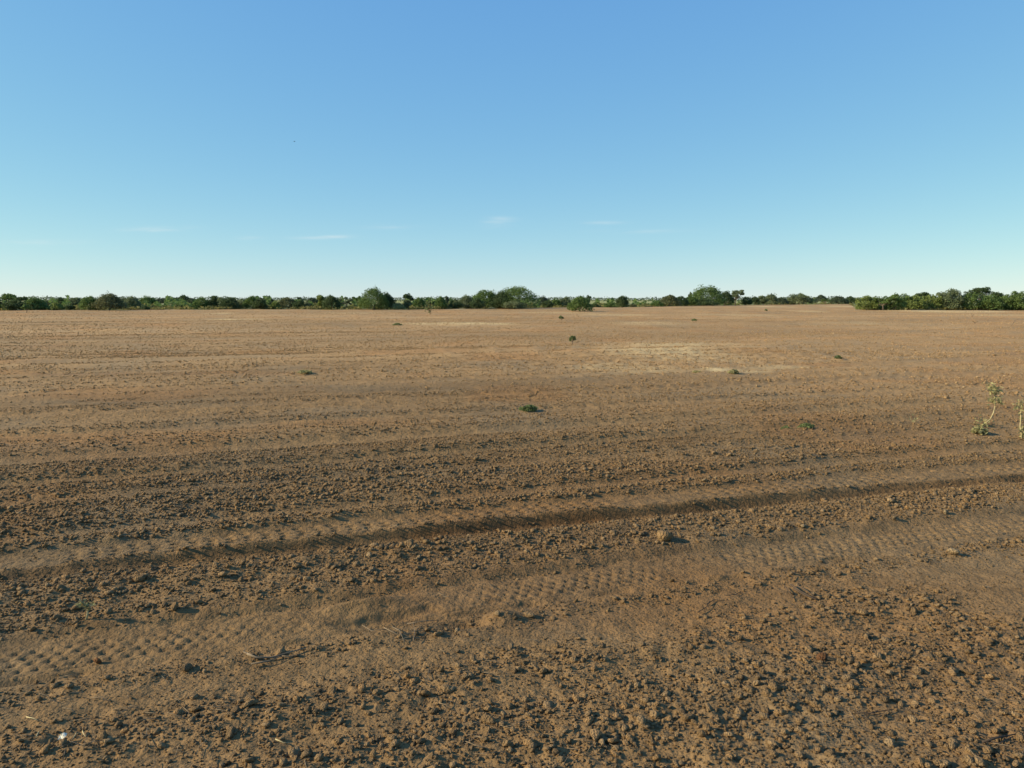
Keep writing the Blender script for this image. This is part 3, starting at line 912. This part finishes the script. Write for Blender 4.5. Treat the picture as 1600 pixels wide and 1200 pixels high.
for i, (px, top, base, w, kind, tone, grp, lab, back) in enumerate(TREES):
    x, y = ground_at(px, base)
    k = (y + back) / y
    d = y * k
    hh = (d * (HORIZON - top) / F) + CAM_H
    ww = w / F * d
    if lab is None: lab = 'tree reaching in from beyond the picture edge'
    nm = 'bush' if kind == 'shrub' and (base - top) < 14 else 'tree'
    plant(nm, x * k, y * k, 0 if d > 60 else hz(x * k, y * k), ww * 1.30, hh * 1.0, kind, tone, lab, nm, 1000 + i, group=grp)

# ---- far woodland on the horizon, one mass
rg = np.random.default_rng(5)
nfw = 26000
b = rg.uniform(-R(41), R(41), nfw)
dist = rg.uniform(700, 1100, nfw)
ht = 2.3 + 1.6 * vnoise(b * 70, b * 0, 91) + 1.6 * vnoise(b * 230, b * 0 + dist // 90, 92)
zz = ht * rg.random(nfw) ** .7
v, f = leaves(np.stack([dist * np.sin(b), dist * np.cos(b), zz], -1), 1.0, rg, 1.1)
tag(obj('woodland', mesh_np('woodland', v, f), M_leaf['far']), 'thin blue-green line of distant woodland along the horizon', 'woodland', kind='stuff')

# ---- undergrowth and tall grass along the edge of the ploughed land
ng_ = 26000
b = np.interp(rg.random(ng_), [0, 1], [-R(36), R(36)])
ed = np.interp(b, _eb, _ed)
dist = ed + rg.uniform(-1, 14, ng_) ** 1.0
keep = rg.random(ng_) < sstep(.30, .62, vnoise(b * 90, b * 0, 95)) * .85 + .15
b, dist = b[keep], dist[keep]
zz = (.15 + .9 * vnoise(b * 200, b * 0, 96) * (dist - ed[keep] + 4) / 14) * rg.random(b.size)
v, f = leaves(np.stack([dist * np.sin(b), dist * np.cos(b), zz + .1], -1), .34, rg, 1.9, 0)
tag(obj('margin_grass', mesh_np('margin_grass', v, f), M_grass), 'yellow-green tall grass along the edge of the ploughed field', 'grass', kind='stuff')
ng_ = 20000
b = rg.uniform(-R(36), R(36), ng_)
ed = np.interp(b, _eb, _ed)
dist = ed + 3 + rg.uniform(0, 25, ng_)
keep = rg.random(ng_) < sstep(.30, .55, vnoise(b * 130, b * 0, 97))
b, dist = b[keep], dist[keep]
zz = 2.6 * vnoise(b * 260, b * 0, 98) * rg.random(b.size)
v, f = leaves(np.stack([dist * np.sin(b), dist * np.cos(b), zz + .1], -1), .42, rg, 1.6, 0)
tag(obj('undergrowth', mesh_np('undergrowth', v, f), M_leaf['mid']), 'dark undergrowth between the trunks along the field edge', 'undergrowth', kind='stuff')

# ---- plants standing in the field
def field_plant(name, px, base, top, w, kind, tone, label, cat, seed, **kw):
    x, y = ground_at(px, base)
    z = hz(x, y)
    d = math.hypot(y, CAM_H)
    return plant(name, x, y, z - .01, w / F * d, (base - top) / F * d, kind, tone, label, cat, seed, **kw)


field_plant('tree', 906, 487, 464, 42, 'dome', 'mid', 'small lone tree standing in the ploughed field right of centre', 'tree', 2001, n=2600, leaf=.16, trunk_r=.07)
field_plant('shrub', 42, 489.5, 475, 15, 'umbrella', 'mid', 'lone shrub on a thin stem in the field at far left', 'shrub', 2002, n=420, leaf=.14, trunk_r=.05)
field_plant('sapling', 895, 541, 525, 12, 'umbrella', 'dark', 'small dark sapling on a thin stem right of the photo centre', 'sapling', 2004, n=170, leaf=.06, trunk_r=.010, leafmat=M_weedg)
field_plant('sapling', 878, 503, 493.5, 9, 'umbrella', 'dark', 'leaning dark sapling below the lone tree', 'sapling', 2005, n=110, leaf=.09, trunk_r=.014, lean=-.15, leafmat=M_weedg)


def low_bush(px, base, w, hpx, mat, label, seed, n=420, leaf=.022):
    x, y = ground_at(px, base); d = math.hypot(y, CAM_H)
    return plant('low_weed', x, y, hz(x, y) - .01, w / F * d, hpx / F * d, 'shrub', 'mid', label, 'weed', seed, n=n, leaf=leaf, trunk_r=.005, leafmat=mat, bark=M_stem)


low_bush(826, 640, 30, 9, M_weedg, 'flat dark green weed near the middle of the field', 2101, 380, .035)
low_bush(1259, 673, 26, 9, M_weedg, 'low dark green weed right of centre in the field', 2102, 420, .03)
low_bush(1228, 675, 20, 6, M_weedg, 'sparse weed just left of the low dark green weed', 2103, 120, .025)
low_bush(1531, 681, 26, 13, M_weed, 'leafy weed casting a long shadow near the right edge', 2104, 520, .03)
low_bush(1146, 582, 18, 7, M_weed, 'bright green grass tuft on the pale sandy patch', 2105, 260, .04)
low_bush(1088, 579, 18, 5, M_weed, 'faint green tuft left of the pale sandy patch', 2106, 120, .04)
low_bush(476, 584, 26, 6, M_weed, 'low grey-green weed in the left middle of the field', 2107, 200, .04)
low_bush(1310, 559, 12, 6, M_weedg, 'small dark weed in the right middle of the field', 2108, 130, .04)
low_bush(1085, 502, 9, 4, M_weedg, 'dark tuft far out in the field right of centre', 2110, 90, .08)
low_bush(1197, 486.5, 6, 3.5, M_weedg, 'dark speck-like tuft near the far field edge', 2111, 80, .1)
low_bush(620, 509, 16, 4, M_weedg, 'dark tuft left of the long pale sandy streak', 2112, 120, .07)


def stems_mesh(paths):
    return join([tube(p, r0, r1, 5) for p, r0, r1 in paths])


def weed(name, px, base, label, paths_px, leaf_spots, seed, mat=None, cat='weed', r=.006, leaf=.02, stem=None):
    """a weed drawn by its stems: offsets in photo pixels at its own distance turned into metres"""
    x, y = ground_at(px, base); d = math.hypot(y, CAM_H); k = d / F
    rg = np.random.default_rng(seed)
    e = bpy.data.objects.new(name, None); col.objects.link(e); e.location = (x, y, hz(x, y) - .01)
    paths = []
    for p, th in paths_px:
        dep = rg.normal(0, 2.0)
        P = [(a * k, (dep * i / max(1, len(p) - 1)) * k, b * k) for i, (a, b) in enumerate(p)]
        paths.append((P, r * th, r * th * .5))
    v, f = stems_mesh(paths)
    obj('stem', mesh_np('stem', v, f, True), stem or M_stem, e)
    if leaf_spots:
        C = np.concatenate([np.stack([rg.normal(a, s, n), rg.normal(0, s, n), rg.normal(b, s * .9, n)], -1) * k for a, b, s, n in leaf_spots])
        C[:, 2] = np.maximum(C[:, 2], .01)
        v, f = leaves(C, leaf, rg, 2.2)
        obj('leaves', mesh_np('leaves', v, f), mat or M_weed, e)
    tag(e, label, cat)
    return e


weed('tall_weed', 1530, 668, 'tall curved weed with leafy tip near the right edge', [([(0, 0), (8, 3), (16, 10), (20, 20), (22, 32), (20, 46), (18, 62)], 1.2), ([(21, 34), (27, 38), (32, 41)], .6), ([(19, 50), (13, 58), (11, 66)], .6)],
     [(20, 55, 5, 90), (20, 40, 4, 40), (27, 38, 4, 26), (14, 60, 4, 36), (2, 4, 7, 60)], 2201, leaf=.026, r=.009)
weed('tall_weed', 1597, 691, 'pale two-stemmed weed cut by the right edge', [([(0, 0), (-2, 10), (-5, 22), (-5, 36), (-6, 50), (-5, 58)], 1.3), ([(0, 0), (3, 14), (1, 28), (4, 44)], 1.0)],
     [(-6, 54, 4, 60), (2, 40, 5, 46), (0, 18, 4, 36), (1, 8, 3, 30)], 2202, leaf=.024, r=.009)
weed('broken_weed', 134, 968, 'forked little weed between the tyre tracks at far left', [([(0, 0), (3, 12), (3, 20)], 1.3), ([(3, 20), (-4, 26), (-10, 27)], .9), ([(3, 20), (10, 25), (18, 26)], .8), ([(-1, 23), (-5, 33), (-6, 36)], .6)],
     [(-5, 27, 3, 26), (9, 25, 3, 16), (3, 21, 2, 10)], 2203, leaf=.012, r=.006)
weed('dry_weed', 1172, 650, 'dry pale grass wisp right of centre', [([(0, 0), (2, 6), (5, 12)], .5), ([(0, 0), (-5, 5), (-12, 8)], .5), ([(0, 0), (-2, 7), (-6, 12)], .5)], [], 2204, r=.005)
weed('dry_weed', 1426, 664, 'thin dry weed left of the tall curved weed', [([(0, 0), (4, 8), (9, 14)], .5), ([(0, 0), (-4, 7), (-7, 13)], .5), ([(2, 4), (10, 7), (14, 7)], .4)], [(2, 8, 4, 14)], 2205, r=.006, leaf=.016)
weed('bare_bush', 672, 491, 'nearly bare dark bush in the field left of the biggest dome', [([(0, 0), (0, 5), (-2, 9), (-7, 12)], 1.0), ([(0, 4), (3, 9), (8, 12)], .8), ([(-1, 6), (-4, 8), (-9, 8)], .7), ([(0, 5), (1, 11), (0, 17)], .7), ([(-2, 9), (-3, 14), (-5, 18)], .6)],
     [(-5, 10, 3, 40), (4, 11, 3, 26), (0, 15, 3, 26), (-1, 5, 2, 14)], 2206, leaf=.12, r=.035, mat=M_weedg, cat='bush', stem=M_twigd)
weed('dry_stalk', 1579, 511, 'thin reddish stalk leaning right near the right field edge', [([(0, 0), (3, 5), (7, 10)], 1.0), ([(4, 6), (5, 10), (12, 12)], .8)], [], 2207, r=.018, stem=M_twig)
weed('dry_stalk', 1524, 506, 'short dark stalk leaning left near the right field edge', [([(0, 0), (-3, 3), (-7, 4.5)], 1.0), ([(-1, 1), (3, 3), (6, 3)], .6)], [], 2208, r=.018, stem=M_twigd)
weed('dry_stalk', 1519, 496, 'upright dry stalk before the near thicket', [([(0, 0), (0, 3), (.5, 6)], 1.0), ([(0, 2), (1.5, 4), (2, 5)], .7)], [], 2209, r=.025, stem=M_twigd)


# ---- twigs, litter and a bird
def twig(px, py, label, paths_px, seed, r=.006, mat=None, lift=.012):
    """twigs lying on the ground: paths are photo points, laid on the soil"""
    rg = np.random.default_rng(seed)
    x0, y0 = ground_at(px, py); z0 = hz(x0, y0)
    e = []
    for p, th in paths_px:
        P = []
        for (a, b_) in p:
            x, y = ground_at(a, b_)
            P.append((x - x0, y - y0, hz(x, y) - z0 + lift + rg.uniform(-.003, .010)))
        e.append((P, r * th, r * th * .45))
    v, f = stems_mesh(e)
    o = obj('twig', mesh_np('twig', v, f, True), mat or M_twig, None, (x0, y0, z0))
    tag(o, label, 'twig')
    return o


twig(430, 1015, 'long dry twig below the nearer tyre track left of centre', [([(386, 1014), (400, 1018), (425, 1015), (450, 1010), (478, 1003)], 1.0), ([(392, 1026), (420, 1021), (440, 1014)], .8), ([(440, 1013), (452, 1012), (470, 1010)], .6), ([(386, 1014), (380, 1008), (384, 1002)], .6)], 2301, .007)
twig(1260, 915, 'bundle of dark dry twigs on smooth soil below the nearer track at right', [([(1236, 905), (1252, 914), (1276, 926)], 1.2), ([(1240, 910), (1258, 919), (1274, 925)], 1.0), ([(1246, 908), (1262, 914), (1277, 923)], 1.0), ([(1226, 908), (1234, 916), (1240, 926)], .6), ([(1236, 899), (1242, 890), (1264, 890)], .5)], 2302, .006, M_twigd)
twig(1120, 930, 'scattered thin twigs on smooth soil right of centre', [([(1104, 934), (1116, 928), (1140, 930)], .7), ([(1132, 922), (1150, 920), (1158, 914)], .6), ([(1170, 936), (1178, 939), (1170, 943)], .5), ([(1090, 946), (1104, 938), (1110, 930)], .6)], 2303, .005, M_twigd)
twig(1365, 1108, 'feathery dry twig in the right foreground', [([(1338, 1110), (1362, 1108), (1396, 1100)], .8), ([(1350, 1109), (1366, 1104), (1376, 1098)], .5), ([(1356, 1109), (1376, 1110), (1392, 1108)], .5), ([(1342, 1110), (1352, 1115), (1362, 1118)], .4)], 2304, .005, M_twigd)
twig(1560, 1148, 'dark bent twig near the bottom right corner', [([(1536, 1156), (1556, 1149), (1588, 1140)], .9), ([(1545, 1153), (1562, 1154), (1582, 1148)], .7), ([(1530, 1142), (1548, 1146), (1570, 1144)], .5)], 2305, .006, M_twigd)
twig(630, 980, 'tangle of thin roots beside the torn-up hollow', [([(600, 975), (620, 982), (650, 980)], .6), ([(612, 966), (624, 978), (632, 992)], .6), ([(636, 960), (660, 958), (690, 952)], .7), ([(646, 990), (648, 976), (645, 962)], .5), ([(566, 962), (580, 968), (606, 972)], .5), ([(620, 990), (640, 984), (664, 986)], .5)], 2306, .005, M_twig)
twig(115, 1145, 'thin pale stalks beside the white scrap at bottom left', [([(112, 1140), (118, 1134), (124, 1128)], .6), ([(128, 1128), (130, 1136), (134, 1144)], .6), ([(56, 1142), (60, 1134), (64, 1126)], .6), ([(40, 1106), (50, 1110), (58, 1114)], .7)], 2307, .004, M_stem)
twig(425, 880, 'short pale stalk between the tyre tracks at left', [([(430, 1143), (444, 1148), (460, 1144)], .6)], 2308, .005, M_stem)

# dry straw and root fibres strewn thinly over the near soil
rg = np.random.default_rng(77)
nst = 1500
sr = 2.9 * (4.2 ** rg.random(nst)); sa_ = rg.uniform(-R(36), R(36), nst)
sx, sy = sr * np.sin(sa_), sr * np.cos(sa_)
keep = (vnoise(sx / .9, sy / .9, 55) + .35 * rg.random(nst)) > .62
sx, sy = sx[keep], sy[keep]
sz = height(sx, sy) + .010
parts = []
for x_, y_, z_ in zip(sx, sy, sz):
    an = rg.uniform(0, 6.283); ln_ = rg.uniform(.02, .075); bx_ = rg.normal(0, .008, 2)
    parts.append(tube([(x_ - ln_ * math.cos(an), y_ - ln_ * math.sin(an), z_), (x_ + bx_[0], y_ + bx_[1], z_ + rg.uniform(.002, .010)), (x_ + ln_ * math.cos(an), y_ + ln_ * math.sin(an), z_ - .002)], .0016, .0010, 3))
v, f = join(parts)
tag(obj('dry_straw', mesh_np('dry_straw', v, f), M_twig), 'dry straw and root fibres strewn thinly over the near soil', 'straw', kind='stuff')

# a crumpled white scrap
x, y = ground_at(98, 1139)
import bmesh
bm = bmesh.new()
bmesh.ops.create_grid(bm, x_segments=5, y_segments=4, size=.5)
rs = random.Random(3)
for vtx in bm.verts:
    vtx.co.x *= .034; vtx.co.y *= .024
    vtx.co.z = .010 + .010 * math.sin(vtx.co.x * 190 + vtx.co.y * 80) * rs.uniform(.4, 1) + rs.uniform(-.003, .003)
ret = bmesh.ops.solidify(bm, geom=bm.faces[:], thickness=.002)
me = bpy.data.meshes.new('paper_scrap'); bm.to_mesh(me); bm.free()
o = obj('paper_scrap', me, mat_plain('white_paper', (.62, .60, .48), .7, .06), None, (x, y, hz(x, y) + .022))
o.rotation_euler = (R(28), R(-14), R(20))
tag(o, 'small crumpled white scrap on the soil at bottom left', 'scrap')

# bird, far up at the left
bd = 95.0
a = (460 - 800) / F; bq = (600 - 221) / F
dx, dy, dz = a, math.cos(PITCH) + bq * math.sin(PITCH), -math.sin(PITCH) + bq * math.cos(PITCH)
e = bpy.data.objects.new('bird', None); col.objects.link(e)
e.location = (dx * bd, dy * bd, CAM_H + dz * bd); e.rotation_euler = (0, R(12), R(35))
M_bird = mat_plain('dark_feathers', (.03, .03, .035))
v, f = tube([(-.09, 0, 0), (-.05, 0, .005), (0, 0, .0), (.05, 0, .004), (.085, 0, .012), (.105, 0, .008)], .012, .012, 8)
rad = np.repeat([.35, 1.6, 2.2, 1.8, 1.3, .3], 8)
ctr = np.repeat(np.array([(-.09, 0, 0), (-.05, 0, .005), (0, 0, 0), (.05, 0, .004), (.085, 0, .012), (.105, 0, .008)]), 8, 0)
v[:48] = ctr + (v[:48] - ctr) * rad[:, None]
obj('body', mesh_np('body', v, f, True), M_bird, e)
for s in (-1, 1):
    top = np.array([(.045, .02 * s, .012), (.05, .10 * s, .045), (.01, .21 * s, .02), (-.02, .12 * s, .038), (-.04, .02 * s, .01)])
    vv = np.concatenate([top, top - np.array((0, 0, .005))])
    ff = np.array([(0, 1, 4), (1, 3, 4), (1, 2, 3), (5, 9, 6), (6, 9, 8), (6, 8, 7)] + [t for i in range(5) for t in ((i, i + 5, (i + 1) % 5), ((i + 1) % 5, i + 5, (i + 1) % 5 + 5))])
    obj('wing', mesh_np('wing', vv, ff), M_bird, e)
vv = np.array([(-.08, 0, .004), (-.14, .03, 0), (-.14, -.03, 0), (-.08, 0, -.004), (-.14, .03, -.004), (-.14, -.03, -.004)])
obj('tail', mesh_np('tail', vv, np.array([(0, 1, 2), (3, 5, 4), (0, 3, 1), (1, 3, 4), (1, 4, 2), (2, 4, 5), (2, 5, 0), (0, 5, 3)])), M_bird, e)
tag(e, 'tiny dark bird flying high in the blue sky at left', 'bird')
